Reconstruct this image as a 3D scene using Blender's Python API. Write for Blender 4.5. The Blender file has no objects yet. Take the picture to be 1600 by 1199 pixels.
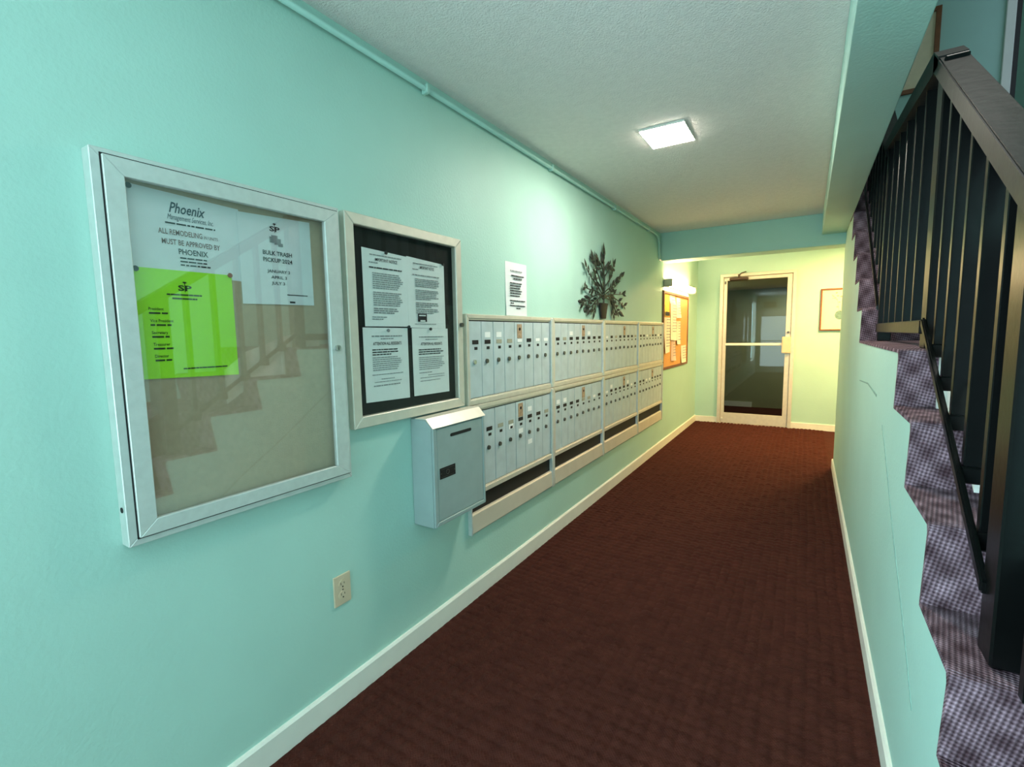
import bpy, bmesh, math, random
from mathutils import Matrix, Vector
R = random.Random(7)
S = bpy.context.scene
COL = S.collection

# ------------------------------------------------------------------ camera, world, light, exposure
cam = bpy.data.cameras.new('camera')
cam.sensor_width = 36.0
cam.lens = 16.708
cam.clip_start = 0.02
co = bpy.data.objects.new('camera', cam)
COL.objects.link(co)
M3 = Matrix(((0.8502, -0.0410, 0.5249), (0.5262, 0.0964, -0.8449), (-0.0159, 0.9945, 0.1035)))
co.matrix_world = Matrix.Translation((1.4204, 0.0, 1.3665)) @ M3.to_4x4()
S.camera = co

W = bpy.data.worlds.new('world')
S.world = W
W.use_nodes = True
W.node_tree.nodes['Background'].inputs[0].default_value = (0.62, 0.84, 1.0, 1)
W.node_tree.nodes['Background'].inputs[1].default_value = 0.5


def area(name, loc, rot, sx, sy, power, color):
    l = bpy.data.lights.new(name, 'AREA')
    l.shape = 'RECTANGLE'
    l.size, l.size_y = sx, sy
    l.energy = power
    l.color = color
    o = bpy.data.objects.new(name, l)
    o.location = loc
    o.rotation_euler = rot
    COL.objects.link(o)
    return o


# daylight through the glazed street door behind the camera
area('entrance_daylight', (0.55, -2.32, 1.0), (math.radians(90), 0, 0), 0.86, 1.6, 34, (0.66, 0.93, 1.0))
# daylight through the window in the left wall behind the camera
area('side_window_daylight', (-0.08, -1.05, 1.35), (0, math.radians(-90), 0), 1.7, 1.2, 135, (0.58, 0.88, 1.0))
# daylight through the stair window on the right, beside the foot of the stairs
area('stair_window_daylight', (2.78, -0.35, 1.55), (0, math.radians(90), 0), 1.6, 1.7, 11, (0.70, 0.93, 1.0))
# unseen fill added upstairs, then the ceiling lamp of the vestibule round the corner
area('upper_hall_fill', (2.25, 3.2, 5.0), (0, 0, 0), 0.5, 0.5, 7, (1.0, 0.97, 0.9))
area('vestibule_lamp', (2.05, 6.55, 2.42), (0, 0, 0), 0.35, 0.35, 92, (1.0, 0.56, 0.21))
area('far_room_fill', (1.3, 8.6, 2.05), (0, 0, 0), 0.4, 0.4, 22, (1.0, 0.92, 0.75))  # unseen fill added to brighten the room behind the door glass

S.view_settings.view_transform = 'Standard'
S.view_settings.look = 'None'
S.view_settings.gamma = 1
S.view_settings.use_curve_mapping = False
S.view_settings.exposure = 0.34


# ------------------------------------------------------------------ materials
def lin(r, g, b):
    f = lambda c: ((c / 255 + 0.055) / 1.055) ** 2.4 if c > 10 else c / 255 / 12.92
    return (f(r), f(g), f(b), 1)


def mat(name, col, rough=0.6, metal=0.0, var=0.0, vscale=8.0, bump=0.0, bscale=60.0, spec=0.5, emit=None, estr=0.0, detail=3.0):
    m = bpy.data.materials.new(name)
    m.use_nodes = True
    nt = m.node_tree
    b = nt.nodes['Principled BSDF']
    b.inputs['Base Color'].default_value = col
    b.inputs['Roughness'].default_value = rough
    b.inputs['Metallic'].default_value = metal
    b.inputs['Specular IOR Level'].default_value = spec
    g = None
    if var or bump:
        g = nt.nodes.new('ShaderNodeNewGeometry')
    if var:
        n = nt.nodes.new('ShaderNodeTexNoise')
        n.inputs['Scale'].default_value = vscale
        n.inputs['Detail'].default_value = detail
        nt.links.new(g.outputs['Position'], n.inputs['Vector'])
        r = nt.nodes.new('ShaderNodeValToRGB')
        r.color_ramp.elements[0].position = 0.3
        r.color_ramp.elements[1].position = 0.7
        r.color_ramp.elements[0].color = tuple(c * (1 - var) for c in col[:3]) + (1,)
        r.color_ramp.elements[1].color = tuple(min(1, c * (1 + var)) for c in col[:3]) + (1,)
        nt.links.new(n.outputs['Fac'], r.inputs['Fac'])
        nt.links.new(r.outputs['Color'], b.inputs['Base Color'])
    if bump:
        n2 = nt.nodes.new('ShaderNodeTexNoise')
        n2.inputs['Scale'].default_value = bscale
        n2.inputs['Detail'].default_value = detail
        nt.links.new(g.outputs['Position'], n2.inputs['Vector'])
        bp = nt.nodes.new('ShaderNodeBump')
        bp.inputs['Strength'].default_value = bump
        bp.inputs['Distance'].default_value = 0.004
        nt.links.new(n2.outputs['Fac'], bp.inputs['Height'])
        nt.links.new(bp.outputs['Normal'], b.inputs['Normal'])
    if emit:
        b.inputs['Emission Color'].default_value = emit
        b.inputs['Emission Strength'].default_value = estr
    return m


def glass(name, tint, f0, blend=1.0):
    m = bpy.data.materials.new(name)
    m.use_nodes = True
    nt = m.node_tree
    nt.nodes.clear()
    out = nt.nodes.new('ShaderNodeOutputMaterial')
    mix = nt.nodes.new('ShaderNodeMixShader')
    tr = nt.nodes.new('ShaderNodeBsdfTransparent')
    tr.inputs[0].default_value = tint
    gl = nt.nodes.new('ShaderNodeBsdfGlossy')
    gl.inputs['Roughness'].default_value = 0.015
    lw = nt.nodes.new('ShaderNodeLayerWeight')
    lw.inputs['Blend'].default_value = 0.5
    pw = nt.nodes.new('ShaderNodeMath')
    pw.operation = 'POWER'
    pw.inputs[1].default_value = 5.0
    nt.links.new(lw.outputs['Facing'], pw.inputs[0])
    ma = nt.nodes.new('ShaderNodeMath')
    ma.operation = 'MULTIPLY_ADD'
    ma.inputs[1].default_value = 1.0 - f0
    ma.inputs[2].default_value = f0
    nt.links.new(pw.outputs[0], ma.inputs[0])
    nt.links.new(ma.outputs[0], mix.inputs[0])
    nt.links.new(tr.outputs[0], mix.inputs[1])
    nt.links.new(gl.outputs[0], mix.inputs[2])
    nt.links.new(mix.outputs[0], out.inputs[0])
    return m


def carpet(name, dark, light, pitch, bstr, amount, dist, relief=1.0, diag=False):
    """loop-pile carpet: a grid of raised nubs, tips a little paler than the base"""
    m = bpy.data.materials.new(name)
    m.use_nodes = True
    nt = m.node_tree
    b = nt.nodes['Principled BSDF']
    b.inputs['Roughness'].default_value = 0.95
    b.inputs['Specular IOR Level'].default_value = 0.15
    g = nt.nodes.new('ShaderNodeNewGeometry')
    sp = nt.nodes.new('ShaderNodeSeparateXYZ')
    nt.links.new(g.outputs['Position'], sp.inputs[0])

    def mth(op, a, c):
        n = nt.nodes.new('ShaderNodeMath')
        n.operation = op
        for i, v in enumerate((a, c)):
            if v is None:
                continue
            if isinstance(v, (int, float)):
                n.inputs[i].default_value = v
            else:
                nt.links.new(v, n.inputs[i])
        return n.outputs[0]
    v = mth('ADD', sp.outputs[1], sp.outputs[2])
    k = 2 * math.pi / pitch
    ux = sp.outputs[0]
    if diag:
        ux, v = mth('ADD', mth('MULTIPLY', ux, 0.78), mth('MULTIPLY', v, 0.55)), mth('SUBTRACT', mth('MULTIPLY', v, 0.78), mth('MULTIPLY', ux, 0.45))
    nz = nt.nodes.new('ShaderNodeTexNoise')
    nz.inputs['Scale'].default_value = 0.35 / pitch
    nt.links.new(g.outputs['Position'], nz.inputs['Vector'])
    wob = mth('MULTIPLY', nz.outputs['Fac'], 1.6)
    a = mth('SINE', mth('ADD', mth('MULTIPLY', ux, k), wob), None)
    c = mth('SINE', mth('ADD', mth('MULTIPLY', v, k), wob), None)
    h = mth('MULTIPLY', mth('ADD', mth('MULTIPLY', a, c), 1.0), 0.5)
    fine = nt.nodes.new('ShaderNodeTexNoise')
    fine.inputs['Scale'].default_value = 260
    nt.links.new(g.outputs['Position'], fine.inputs['Vector'])
    big = nt.nodes.new('ShaderNodeTexNoise')
    big.inputs['Scale'].default_value = 14
    big.inputs['Detail'].default_value = 2
    nt.links.new(g.outputs['Position'], big.inputs['Vector'])
    hh = mth('ADD', h, mth('MULTIPLY', fine.outputs['Fac'], 0.35))
    hc = mth('ADD', mth('MULTIPLY', h, relief), mth('MULTIPLY', fine.outputs['Fac'], 0.35 + (1 - relief) * 0.9))
    if diag:
        kk = 2 * math.pi / 0.085
        d1 = mth('SINE', mth('MULTIPLY', sp.outputs[0], kk), None)
        d2 = mth('SINE', mth('MULTIPLY', mth('ADD', sp.outputs[1], sp.outputs[2]), kk), None)
        hc = mth('MULTIPLY', hc, mth('ADD', 0.72, mth('MULTIPLY', mth('MULTIPLY', d1, d2), -0.38)))
    fac = mth('MULTIPLY', mth('MULTIPLY', hc, mth('MULTIPLY', big.outputs['Fac'], 1.8)), amount)
    mx = nt.nodes.new('ShaderNodeMix')
    mx.data_type = 'RGBA'
    mx.inputs['A'].default_value = dark
    mx.inputs['B'].default_value = light
    nt.links.new(fac, mx.inputs['Factor'])
    nt.links.new(mx.outputs['Result'], b.inputs['Base Color'])
    bp = nt.nodes.new('ShaderNodeBump')
    bp.inputs['Strength'].default_value = bstr
    bp.inputs['Distance'].default_value = dist
    nt.links.new(hh, bp.inputs['Height'])
    nt.links.new(bp.outputs['Normal'], b.inputs['Normal'])
    return m


M_WALL = mat('teal_wall_paint', lin(172, 210, 198), 0.55, bump=0.25, bscale=90, var=0.03, vscale=2.5, spec=0.35)
M_CEIL = mat('popcorn_ceiling', lin(242, 236, 232), 0.9, bump=1.0, bscale=140, var=0.03, vscale=30)
M_WHITE = mat('white_trim_paint', lin(226, 226, 216), 0.45, bump=0.15, bscale=50, var=0.03, vscale=10)
M_CARP = carpet('corridor_carpet', lin(50, 20, 15), lin(92, 48, 38), 0.012, 0.6, 0.5, 0.003, 0.4)
M_STAIRC = carpet('stair_carpet', lin(46, 20, 26), lin(204, 170, 184), 0.0115, 0.8, 0.62, 0.004, 1.0, True)
M_ALU = mat('brushed_aluminium', lin(205, 210, 205), 0.42, 0.35, var=0.05, vscale=40, bump=0.05, bscale=200)
M_ALUW = mat('warm_aluminium', lin(212, 205, 190), 0.42, 0.3, var=0.05, vscale=25)
M_DOORM = mat('mailbox_door_metal', lin(188, 202, 206), 0.45, 0.12, var=0.07, vscale=14, bump=0.04, bscale=150)
M_BOX = mat('grey_enamel', lin(152, 168, 166), 0.5, 0.1, var=0.05, vscale=12, bump=0.06, bscale=60)
M_TRAY = mat('beige_tray_metal', lin(205, 196, 180), 0.5, 0.2, var=0.04, vscale=10)
M_BLACK = mat('black_paint', lin(20, 20, 21), 0.5, var=0.2, vscale=30)
M_SLOT = mat('slot_black', lin(8, 8, 9), 0.7, var=0.2, vscale=30)
M_IRON = mat('black_iron_gloss', lin(7, 8, 8), 0.3, 0.0, bump=0.15, bscale=30, var=0.15, vscale=20, spec=0.28)
M_RAILW = mat('dark_handrail_paint', lin(26, 24, 23), 0.42, bump=0.3, bscale=25, var=0.2, vscale=12, spec=0.35)
M_CORKB = mat('taupe_fabric_backing', lin(186, 164, 136), 0.9, var=0.05, vscale=60, bump=0.2, bscale=300)
M_CORK = mat('cork', lin(214, 158, 92), 0.9, var=0.12, vscale=90, bump=0.3, bscale=250)
M_FELT = mat('black_felt', lin(16, 22, 20), 0.95, var=0.2, vscale=80)
M_PAPER = mat('white_paper', lin(228, 232, 232), 0.7, var=0.02, vscale=30)
M_CREAM = mat('cream_paper', lin(236, 226, 205), 0.7, var=0.03, vscale=30)
M_PINK = mat('pink_paper', lin(232, 196, 180), 0.7, var=0.03, vscale=30)
M_YEL = mat('yellow_print', lin(222, 196, 70), 0.7, var=0.25, vscale=30)
M_LIME = mat('lime_paper', lin(168, 236, 40), 0.6, var=0.02, vscale=30)
M_INK = mat('ink_black', lin(28, 32, 36), 0.7, var=0.1, vscale=40)
M_INKB = mat('ink_blue', lin(24, 52, 70), 0.7, var=0.1, vscale=40)
M_INKR = mat('ink_brown', lin(120, 82, 76), 0.7, var=0.1, vscale=40)
M_INKG = mat('ink_grey', lin(138, 142, 144), 0.7, var=0.08, vscale=40)
M_INKL = mat('ink_dark_green', lin(40, 66, 20), 0.7, var=0.1, vscale=40)
M_BEIGE = mat('almond_plastic', lin(206, 188, 160), 0.4, var=0.03, vscale=20)
M_CHROME = mat('chrome', lin(205, 205, 200), 0.2, 0.9, var=0.03, vscale=20)
M_DLOCK = mat('dull_lock_metal', lin(92, 92, 86), 0.35, 0.7, var=0.1, vscale=40)
M_RUST = mat('rusty_plate', lin(176, 150, 122), 0.6, 0.3, var=0.25, vscale=70)
M_STICK = mat('white_sticker', lin(240, 242, 240), 0.5, var=0.02, vscale=30)
M_LEAF = mat('dark_metal_leaf', lin(56, 60, 52), 0.45, 0.3, var=0.2, vscale=40)
M_POT = mat('dark_brown_pot', lin(30, 16, 15), 0.6, 0.0, var=0.2, vscale=20)
M_WOODF = mat('brown_wood_frame', lin(120, 72, 36), 0.45, var=0.2, vscale=20, bump=0.1)
M_MATB = mat('beige_picture_mat', lin(238, 218, 184), 0.8, var=0.03, vscale=20)
M_TEALP = mat('teal_print', lin(96, 132, 130), 0.8, var=0.3, vscale=40)
M_GREYP = mat('grey_green_print', lin(178, 172, 142), 0.8, var=0.2, vscale=40)
M_BRONZE = mat('bronze_closer', lin(74, 58, 46), 0.4, 0.5, var=0.1, vscale=20)
M_FARW = mat('olive_far_wall', lin(150, 152, 118), 0.8, var=0.06, vscale=3)
M_FARP = mat('far_door_grey', lin(176, 186, 172), 0.6, var=0.05, vscale=4)
M_FARC = mat('tan_far_ceiling', lin(214, 190, 150), 0.9, var=0.04, vscale=6)
M_DARKW = mat('dark_door_wood', lin(36, 32, 30), 0.5, var=0.15, vscale=12)
M_CRACK = mat('wall_mark_teal', lin(128, 164, 153), 0.9, var=0.2, vscale=40)  # darker teal shared by the crack line and the scuff
M_LAMP = mat('lamp_diffuser', lin(255, 250, 240), 0.5, var=0.01, vscale=5, emit=(1, 0.92, 0.78, 1), estr=118)
M_TUBE = mat('tube_lamp_diffuser', lin(255, 246, 225), 0.5, var=0.01, vscale=5, emit=(1, 0.70, 0.36, 1), estr=50)
M_GREYC = mat('grey_end_cap', lin(160, 158, 140), 0.5, var=0.03, vscale=20)
M_GLASS = glass('board_glass', (0.985, 0.99, 0.985, 1), 0.11)
M_GLASS2 = glass('dark_board_glass', (0.96, 0.97, 0.96, 1), 0.012)
M_DGLASS = glass('tinted_door_glass', (0.62, 0.64, 0.58, 1), 0.022)
M_PIN = mat('dark_pin', lin(40, 44, 46), 0.4, var=0.1, vscale=30)
M_PINR = mat('red_pin', lin(150, 70, 50), 0.4, var=0.1, vscale=30)

# ------------------------------------------------------------------ helpers
WP = {}


def bmn():
    return bmesh.new()


def box(bm, x0, x1, y0, y1, z0, z1, bev=0.0, seg=1):
    r = bmesh.ops.create_cube(bm, size=1.0)
    vs = r['verts']
    for v in vs:
        v.co = Vector((x0 + (v.co.x + .5) * (x1 - x0), y0 + (v.co.y + .5) * (y1 - y0), z0 + (v.co.z + .5) * (z1 - z0)))
    if bev > 0:
        es = list({e for v in vs for e in v.link_edges})
        bmesh.ops.bevel(bm, geom=es, offset=bev, segments=seg, affect='EDGES', profile=0.5)
    return bm


def prism(bm, pts, axis, a, b):
    """extrude 2D polygon pts along an axis; x: pts=(y,z); y: pts=(x,z); z: pts=(x,y)"""
    def mk(p, t):
        if axis == 'x':
            return (t, p[0], p[1])
        if axis == 'y':
            return (p[0], t, p[1])
        return (p[0], p[1], t)
    va = [bm.verts.new(mk(p, a)) for p in pts]
    vb = [bm.verts.new(mk(p, b)) for p in pts]
    n = len(pts)
    bm.faces.new(va)
    bm.faces.new(vb[::-1])
    for i in range(n):
        bm.faces.new((va[i], vb[i], vb[(i + 1) % n], va[(i + 1) % n]))
    return bm


def cyl(bm, p0, p1, r, n=12, r2=None):
    p0, p1 = Vector(p0), Vector(p1)
    d = p1 - p0
    res = bmesh.ops.create_cone(bm, cap_ends=True, segments=n, radius1=r, radius2=r if r2 is None else r2, depth=d.length)
    q = d.to_track_quat('Z', 'Y').to_matrix().to_4x4()
    bmesh.ops.transform(bm, matrix=Matrix.Translation((p0 + p1) / 2) @ q, verts=res['verts'])
    return bm


def tube(bm, pts, r, n=8):
    rings = []
    for i, p in enumerate(pts):
        p = Vector(p)
        a = Vector(pts[max(0, i - 1)])
        c = Vector(pts[min(len(pts) - 1, i + 1)])
        q = (c - a).to_track_quat('Z', 'Y')
        rr = r[i] if isinstance(r, (list, tuple)) else r
        rings.append([bm.verts.new(p + q @ Vector((rr * math.cos(2 * math.pi * k / n), rr * math.sin(2 * math.pi * k / n), 0))) for k in range(n)])
    for u, v in zip(rings, rings[1:]):
        for k in range(n):
            bm.faces.new((u[k], u[(k + 1) % n], v[(k + 1) % n], v[k]))
    bm.faces.new(rings[0][::-1])
    bm.faces.new(rings[-1])
    return bm


def lathe(bm, prof, cx, cy, n=20):
    rings = [[bm.verts.new((cx + r * math.cos(2 * math.pi * k / n), cy + r * math.sin(2 * math.pi * k / n), z)) for k in range(n)] for r, z in prof]
    for u, v in zip(rings, rings[1:]):
        for k in range(n):
            bm.faces.new((u[k], u[(k + 1) % n], v[(k + 1) % n], v[k]))
    bm.faces.new(rings[0][::-1])
    bm.faces.new(rings[-1])
    return bm


def ring4(bm, x0, x1, y0, y1, z0, z1, wl, wr=None, wt=None, wb=None, bev=0.0015):
    """mitred rectangular frame in the YZ plane, thickness x0..x1"""
    wr = wl if wr is None else wr
    wt = wl if wt is None else wt
    wb = wl if wb is None else wb
    o = [(y0, z0), (y1, z0), (y1, z1), (y0, z1)]
    i = [(y0 + wl, z0 + wb), (y1 - wr, z0 + wb), (y1 - wr, z1 - wt), (y0 + wl, z1 - wt)]
    for k in range(4):
        j = (k + 1) % 4
        t = bmesh.new()
        prism(t, [o[k], o[j], i[j], i[k]], 'x', x0, x1)
        bmesh.ops.recalc_face_normals(t, faces=t.faces)
        if bev:
            bmesh.ops.bevel(t, geom=list(t.edges), offset=bev, segments=1, affect='EDGES')
        me = bpy.data.meshes.new('t')
        t.to_mesh(me)
        t.free()
        bm.from_mesh(me)
        bpy.data.meshes.remove(me)
    return bm


def ringy(bm, y0, y1, x0, x1, z0, z1, wl, wr, wt, wb, bev=0.002):
    t = bmesh.new()
    ring4(t, y0, y1, x0, x1, z0, z1, wl, wr, wt, wb, bev)
    for v in t.verts:
        v.co = Vector((v.co.y, v.co.x, v.co.z))
    me = bpy.data.meshes.new('t')
    t.to_mesh(me)
    t.free()
    bm.from_mesh(me)
    bpy.data.meshes.remove(me)
    return bm


def mesh_of(name, bm, m):
    bmesh.ops.recalc_face_normals(bm, faces=bm.faces)
    me = bpy.data.meshes.new(name)
    bm.to_mesh(me)
    bm.free()
    me.materials.append(m)
    return me


def place(name, me, parent, loc):
    o = bpy.data.objects.new(name, me)
    COL.objects.link(o)
    loc = Vector(loc)
    if parent is not None:
        o.parent = parent
        o.location = loc - WP[parent.name]
    else:
        o.location = loc
    WP[o.name] = loc
    return o


def obj(name, bm, m, parent=None, smooth=False):
    lo = Vector((1e9,) * 3)
    hi = Vector((-1e9,) * 3)
    for v in bm.verts:
        for k in range(3):
            lo[k] = min(lo[k], v.co[k])
            hi[k] = max(hi[k], v.co[k])
    c = (lo + hi) / 2
    if parent is None:
        c.z = lo.z
    for v in bm.verts:
        v.co -= c
    if smooth:
        for f in bm.faces:
            f.smooth = True
    return place(name, mesh_of(name, bm, m), parent, c)


def tag(o, label, cat=None, group=None):
    o['label'] = label
    if cat:
        o['category'] = cat
    if group:
        o['group'] = group
    return o


def struct(name, bm, m, label=None, parent=None):
    o = obj(name, bm, m, parent)
    if parent is None:
        o['kind'] = 'structure'
    if label:
        o['label'] = label
    return o


def thing(name, label, cat, loc, group=None, structure=False):
    o = bpy.data.objects.new(name, None)
    o.empty_display_size = 0.05
    COL.objects.link(o)
    o.location = loc
    WP[o.name] = Vector(loc)
    if structure:
        o['kind'] = 'structure'
        o['label'] = label
        if cat:
            o['category'] = cat
    else:
        tag(o, label, cat, group)
    return o


def text_into(bm, s, y, z, height, width=None, x=0.0135, shear=0.0, align='CENTER', bold=0.0, face='x'):
    """flat lettering on a plane x = const, read along +y"""
    c = bpy.data.curves.new('t', 'FONT')
    c.body = s
    c.size = 1.0
    c.align_x = 'LEFT'
    c.shear = shear
    c.resolution_u = 2
    c.offset = bold
    o = bpy.data.objects.new('t', c)
    COL.objects.link(o)
    dg = bpy.context.evaluated_depsgraph_get()
    me = o.evaluated_get(dg).to_mesh()
    vs = [v.co.copy() for v in me.vertices]
    fs = [tuple(p.vertices) for p in me.polygons]
    o.evaluated_get(dg).to_mesh_clear()
    bpy.data.objects.remove(o)
    bpy.data.curves.remove(c)
    if not vs:
        return
    x0 = min(v.x for v in vs)
    x1 = max(v.x for v in vs)
    sc = height / 0.7
    sx = sc if width is None else width / (x1 - x0)
    w = (x1 - x0) * sx
    off = {'CENTER': -w / 2, 'LEFT': 0.0}[align]
    nv = [bm.verts.new((x, y + off + (v.x - x0) * sx, z + v.y * sc)) for v in vs]
    for f in fs:
        try:
            bm.faces.new([nv[k] for k in f])
        except ValueError:
            pass


def rect(bm, x, y0, y1, z0, z1):
    v = [bm.verts.new(p) for p in ((x, y0, z0), (x, y1, z0), (x, y1, z1), (x, y0, z1))]
    bm.faces.new(v)


def word_line(bm, x, y0, y1, z, h, rng, gap=0.35):
    """illegible print: word-long dashes"""
    y = y0
    while y < y1 - h:
        w = min(rng.uniform(1.5, 6.0) * h, y1 - y)
        rect(bm, x, y, y + w, z, z + h)
        y += w + gap * h * 2


def sheet(y0, y1, z0, z1, x, curl=0.004, ny=5, nz=6, skew=(0, 0, 0, 0), seed=0, thick=0.0006):
    """sheet of paper hung on a wall; skew = dz of the corners (bl, br, tr, tl)"""
    rng = random.Random(seed)
    bm = bmesh.new()
    ph = rng.uniform(0, 6)
    g = []
    for j in range(nz + 1):
        row = []
        v = j / nz
        for i in range(ny + 1):
            u = i / ny
            dz = (skew[0] * (1 - u) + skew[1] * u) * (1 - v) + (skew[3] * (1 - u) + skew[2] * u) * v
            dx = curl * ((1 - v) ** 2) * (0.5 + 0.5 * math.sin(ph + 3 * u))
            row.append(bm.verts.new((x + dx, y0 + (y1 - y0) * u, z0 + (z1 - z0) * v + dz)))
        g.append(row)
    for j in range(nz):
        for i in range(ny):
            bm.faces.new((g[j][i], g[j][i + 1], g[j + 1][i + 1], g[j + 1][i]))
    r = bmesh.ops.extrude_face_region(bm, geom=list(bm.faces))
    for v in [e for e in r['geom'] if isinstance(e, bmesh.types.BMVert)]:
        v.co.x += thick
    return bm


# ------------------------------------------------------------------ room shell
XR = 1.683      # face of the stair wall
YB = 5.42       # cross beam
YE = 7.56       # end wall
H = 2.44
b = bmn(); box(b, -0.12, 3.0, -2.4, YE + 0.12, -0.1, 0.0); struct('floor', b, M_CARP, 'maroon loop carpet with raised nubs')
import numpy as np
def pile():
    p, n = 0.046, 8
    nx, ny = int(1.67 / p * n), int(7.5 / p * n)
    xs = np.linspace(0.005, 1.68, nx)
    ys = np.linspace(-0.1, 7.55, ny)
    rg = np.random.default_rng(4)
    gx, gy = np.meshgrid(xs, ys)
    wx = gx + 0.004 * np.sin(gy * 5.1 + 1.3 * np.sin(gx * 3))
    wy = gy + 0.005 * np.sin(gx * 6.3 + 1.1 * np.sin(gy * 2.2))
    cx, cy = np.floor(wx / p).astype(int), np.floor(wy / p).astype(int)
    amp = rg.uniform(0.45, 1.0, (cy.max() - cy.min() + 1, cx.max() - cx.min() + 1))[cy - cy.min(), cx - cx.min()]
    hgt = np.abs(np.sin(np.pi * wx / p)) ** 0.45 * np.abs(np.sin(np.pi * wy / p)) ** 0.45
    edge = np.clip(np.minimum(gx - 0.01, 1.675 - gx) / 0.03, 0.15, 1)
    z = 0.0008 + (0.017 * hgt * amp + rg.normal(0, 0.0004, gx.shape)) * edge
    co = np.stack([gx, gy, z], -1).reshape(-1, 3)
    i = (np.arange(ny - 1)[:, None] * nx + np.arange(nx - 1)[None]).reshape(-1)
    q = np.stack([i, i + 1, i + 1 + nx, i + nx], -1)
    me = bpy.data.meshes.new('carpet_pile')
    me.vertices.add(len(co)); me.vertices.foreach_set('co', co.ravel())
    me.loops.add(q.size); me.loops.foreach_set('vertex_index', q.ravel().astype(np.int32))
    me.polygons.add(len(q)); me.polygons.foreach_set('loop_start', np.arange(0, q.size, 4, dtype=np.int32))
    me.polygons.foreach_set('use_smooth', np.ones(len(q), dtype=bool))
    me.update(calc_edges=True)
    me.materials.append(M_CARP)
    return me
pl_ = place('carpet_pile', pile(), bpy.data.objects['floor'], (0, 0, 0))
pl_['kind'] = 'stuff'
b = bmn(); box(b, -0.12, 0.0, -0.45, YE + 0.12, 0, H); box(b, -0.12, 0.0, -2.4, -1.65, 0, H); box(b, -0.12, 0.0, -1.65, -0.45, 0, 0.45); box(b, -0.12, 0.0, -1.65, -0.45, 2.22, H); struct('wall_left', b, M_WALL, 'long teal painted wall')
b = bmn(); box(b, -0.12, 1.70, -2.4, YE + 0.12, H, H + 0.2); box(b, 1.70, 3.0, 5.116, YE + 0.12, H, H + 0.16); box(b, 1.70, 3.0, -2.4, 0.35, H, H + 0.2)
struct('ceiling', b, M_CEIL, 'textured off white ceiling')
# end wall with a hole for the glass door
DX0, DX1, DZ = 0.315, 1.27, 2.168
b = bmn(); box(b, -0.12, DX0, YE, YE + 0.12, 0, H); box(b, DX1, 3.0, YE, YE + 0.12, 0, H); box(b, DX0, DX1, YE, YE + 0.12, DZ, H)
struct('wall_end', b, M_WALL, 'end wall around the glass door')
b = bmn(); box(b, 0.0, XR + 0.06, YB, YB + 0.25, 2.142, H, 0.004); struct('trim_1', b, M_WALL, 'teal beam across the corridor')
b = bmn(); box(b, 1.495, XR, -2.4, YB, 2.242, H, 0.003); struct('trim_2', b, M_WALL, 'teal beam along the stair side')

# stair wall, its top following the steps
low = [(0.32, 0.12), (0.60, 0.31), (0.88, 0.505), (1.165, 0.70), (1.418, 0.912), (1.715, 1.105), (2.01, 1.295)]
ups = [(3.40 + 0.28 * k, 1.485 + 0.19 * k) for k in range(6)]
prof = [(0.37, 0.0)]
zp = 0.0
for i, (y, z) in enumerate(low + ups[:4]):
    yb_ = y + (0.03 if i < len(low) else 0.05)
    if i:
        prof.append((yb_ + 0.0135, zp))
    prof += [(y + 0.0175, z - 0.031), (y + 0.026, z - 0.0125)]
    zp = z - 0.0125
prof += [(ups[4][0] + 0.0635, zp), (ups[4][0] + 0.03, 2.242), (5.55, 2.242), (5.55, 0.0)]
b = bmn(); prism(b, prof, 'x', XR, XR + 0.10)
es = [e for e in b.edges if all(abs(v.co.y - 5.55) < 1e-4 for v in e.verts) and abs(e.verts[0].co.z - e.verts[1].co.z) > 1]
bmesh.ops.bevel(b, geom=es, offset=0.03, segments=5, affect='EDGES')
struct('wall_right', b, M_WALL, 'teal wall below the stairs with a stepped top edge')
b = bmn(); box(b, XR + 0.10, 2.75, 5.43, 5.55, 0, H); struct('wall_understair', b, M_WALL, 'teal wall closing the space under the stairs')
# hairline crack in the plaster running parallel to the stairs
b = bmn()
for k in range(8):
    t0, t1 = k / 8, (k + 1) / 8
    f = lambda t: (1.47 + 0.85 * t, 0.40 + 0.58 * t + 0.006 * math.sin(9 * t))
    (ya, za), (yb, zb) = f(t0), f(t1)
    prism(b, [(ya, za), (yb, zb), (yb, zb + 0.007), (ya, za + 0.007)], 'x', XR - 0.0012, XR + 0.002)
struct('trim_3', b, M_CRACK, 'long hairline crack in the plaster below the stairs')
b = bmn()
prism(b, [(2.55, 1.083), (2.9, 1.10), (3.33, 1.075), (3.33, 1.07), (2.9, 1.092), (2.55, 1.072)], 'x', XR - 0.001, XR + 0.002)
struct('trim_4', b, M_CRACK, 'short dark scuff high on the stair wall')
# stairwell shell
b = bmn(); box(b, 2.75, 2.87, 0.6, 5.55, 0, 5.2); box(b, 2.75, 2.87, -2.4, 0.6, 0, 0.7); box(b, 2.75, 2.87, -2.4, 0.6, 2.4, 5.2); box(b, 2.75, 2.87, -2.4, -1.25, 0.7, 2.4)
struct('wall_stairwell', b, M_WALL, 'teal outer wall of the stairwell')
b = bmn(); box(b, 2.87, 3.0, 5.55, YE, 0, H); struct('wall_vestibule', b, M_WALL, 'teal wall round the corner')
b = bmn(); box(b, 1.58, 1.70, -2.4, 6.3, H + 0.2, 5.2); struct('wall_upper_left', b, M_WALL)
b = bmn(); box(b, 1.58, 3.0, 6.2, 6.32, H + 0.17, 5.2); struct('wall_upper_back', b, M_WALL, 'teal upstairs wall seen through the stairwell')
b = bmn(); box(b, 1.58, 3.0, -2.4, 6.32, 5.2, 5.3); struct('ceiling_upper', b, M_CEIL)
b = bmn(); box(b, 1.58, 3.0, 0.23, 0.35, H + 0.2, 5.2); struct('wall_upper_front', b, M_WALL)
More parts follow.
